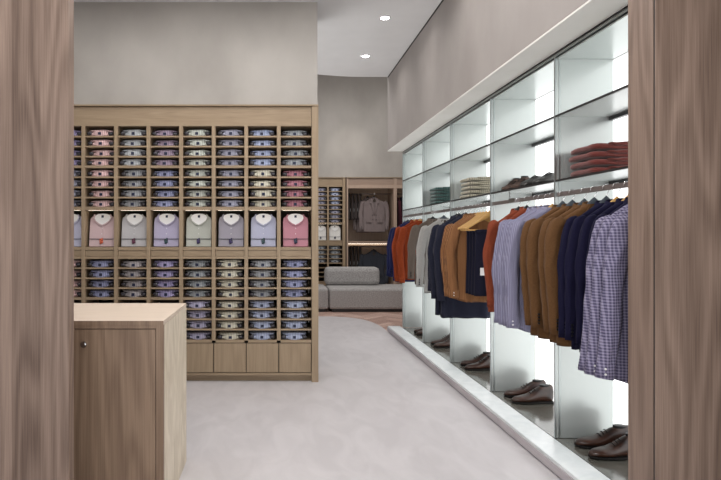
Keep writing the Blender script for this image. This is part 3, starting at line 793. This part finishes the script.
# suits face the room; each hangs from a hook on the rail
G['suit'] = garment_proto('blazer', .80, .235, .235, .035, 15, .58, blazer=True, ext=1.2)
hang('suit', YF+.20, FM['greige'], 'greige double-breasted suit jacket facing the room in the far wardrobe', 'black', x=wc+.02, z=2.152, group='jackets in the far wardrobe', hgroup='hangers in the far wardrobe')
hang('suit', YF+.33, FM['greige'], 'greige jacket peeking out behind the double-breasted one', 'black', x=wc-.10, z=2.152, group='jackets in the far wardrobe', hgroup='hangers in the far wardrobe')
hang('suit', YF+.20, FM['dgrey'], 'dark grey jacket on the lower tier of the far wardrobe, above the sofa back', 'black', x=wc-.0, z=1.072, group='jackets in the far wardrobe', hgroup='hangers in the far wardrobe')
for lv, zz in ((0, 2.14), (1, 1.06)):
    for i in range(4):
        x = wx0+.09+i*.075
        o = dup(tp, (x, YF+.28, zz+.165), PI/2-.25, f'grey brown trousers in the far wardrobe, {("upper", "lower")[lv]} tier, {ORD[i]} from the left', 'trousers in the far wardrobe', {'trouser_legs': FM['gtrouser'], 'waistband': FM['gtrouser']}, (1, 1, 1.0))
for i, y in enumerate((.14, .28, .42)):
    hang('jacket', YF+.28, (FM['wine'], FM['charcoal'], FM['wine'])[i], f'{("wine red", "charcoal", "wine red")[i]} jacket hanging side-on in the dim wardrobe, {ORD[i]} from its left', 'black', rz=PI/2, x=wx1+.10+i*.1, z=2.152, group='jackets in the far right wardrobe', hgroup='hangers in the far wardrobe')

def module(x0, x1, y0, y1, label, back=None):
    t = thing('sofa_module', label, 'sofa', ((x0+x1)/2, (y0+y1)/2, 0)); hx, hy = (x1-x0)/2, (y1-y0)/2
    obj('seat', B(-hx, hx, -hy, hy, .045, .395), M['sofa'], t, smooth=False, bevel=.035)
    obj('base', B(-hx+.05, hx-.05, -hy+.04, hy-.04, 0, .044), M['black'], t)
    if back:
        obj('back_cushion', B(back[0]-(x0+x1)/2, back[1]-(x0+x1)/2, hy-.32, hy-.02, .396, .72), M['sofa'], t, bevel=.07)
    return t
module(-.75, .905, 9.45, 10.35, 'left grey sofa module, mostly hidden by the shirt cabinet')
module(.92, 2.55, 9.45, 10.35, 'long grey upholstered sofa module with a low back cushion', (.90, 1.885))

# ------------------------------------------------------------------ ceiling downlights
n = 0
def downlight(x, y, z, label, power=DOWN_W):
    t = thing('downlight', label, 'ceiling light', (x, y, z), 0, 'recessed ceiling downlights')
    bm = bmesh.new()
    ro = [[(r_*math.cos(a), r_*math.sin(a), zz) for a in [2*PI*i/28 for i in range(28)]] for r_, zz in ((.052, -.001), (.052, -.006), (.040, -.006), (.040, -.001))]
    loft(bm, ro, cap=False); obj('trim_ring', bm, M['white'], t, smooth=False)
    bm = bmesh.new(); cyl(bm, (0, 0, -.0045), .0395, .003, 28); obj('lens', bm, M['lamp'], t)
    l = bpy.data.lights.new('downlight_beam', 'AREA'); l.shape = 'DISK'; l.size = .075; l.energy = power; l.color = (1, .965, .93)
    l.spread = math.radians(150)
    o = bpy.data.objects.new('beam', l); C.objects.link(o); o.parent = t; o.location = (0, 0, -.01)
downlight(1.045, 5.32, CEIL, 'round downlight in the ceiling, the nearer of the two above the aisle')
downlight(1.045, 6.46, CEIL, 'round downlight in the ceiling, the farther of the two above the aisle')
for (x, y) in ((1.045, 4.18), (1.045, 3.04), (1.045, 1.9), (-.3, 4.18), (-.3, 3.04), (-.3, 1.0), (1.045, .6), (-1.6, 4.18), (-1.6, 3.04), (-.3, 6.0)):
    downlight(x, y, CEIL, 'round downlight in the near ceiling, above the top edge of the picture')
# wall washers of the far room
for x in (0.9, 2.2):
    downlight(x, 9.6, 4.7, 'round downlight in the high ceiling over the sofa', DOWN_W*3.3)
    l = bpy.data.lights.new('wall_washer', 'SPOT'); l.energy = 70 if x < 1 else 25; l.spot_size = math.radians(42); l.spot_blend = 1; l.color = (1, .95, .9)
    o = bpy.data.objects.new('wall_washer', l); C.objects.link(o); o.location = (x+.6, 10.1, 4.6); o.rotation_euler = (math.radians(28), 0, 0)

# the prototypes themselves are removed: every shown item is a copy
def wipe(root):
    for c in KIDS.get(root.name, []): wipe(c)
    bpy.data.objects.remove(root, do_unlink=True)
for p in [fp, dp, tp, kp, boot, low]+list(HP.values())+list(G.values()): wipe(p)
bpy.context.view_layer.update()
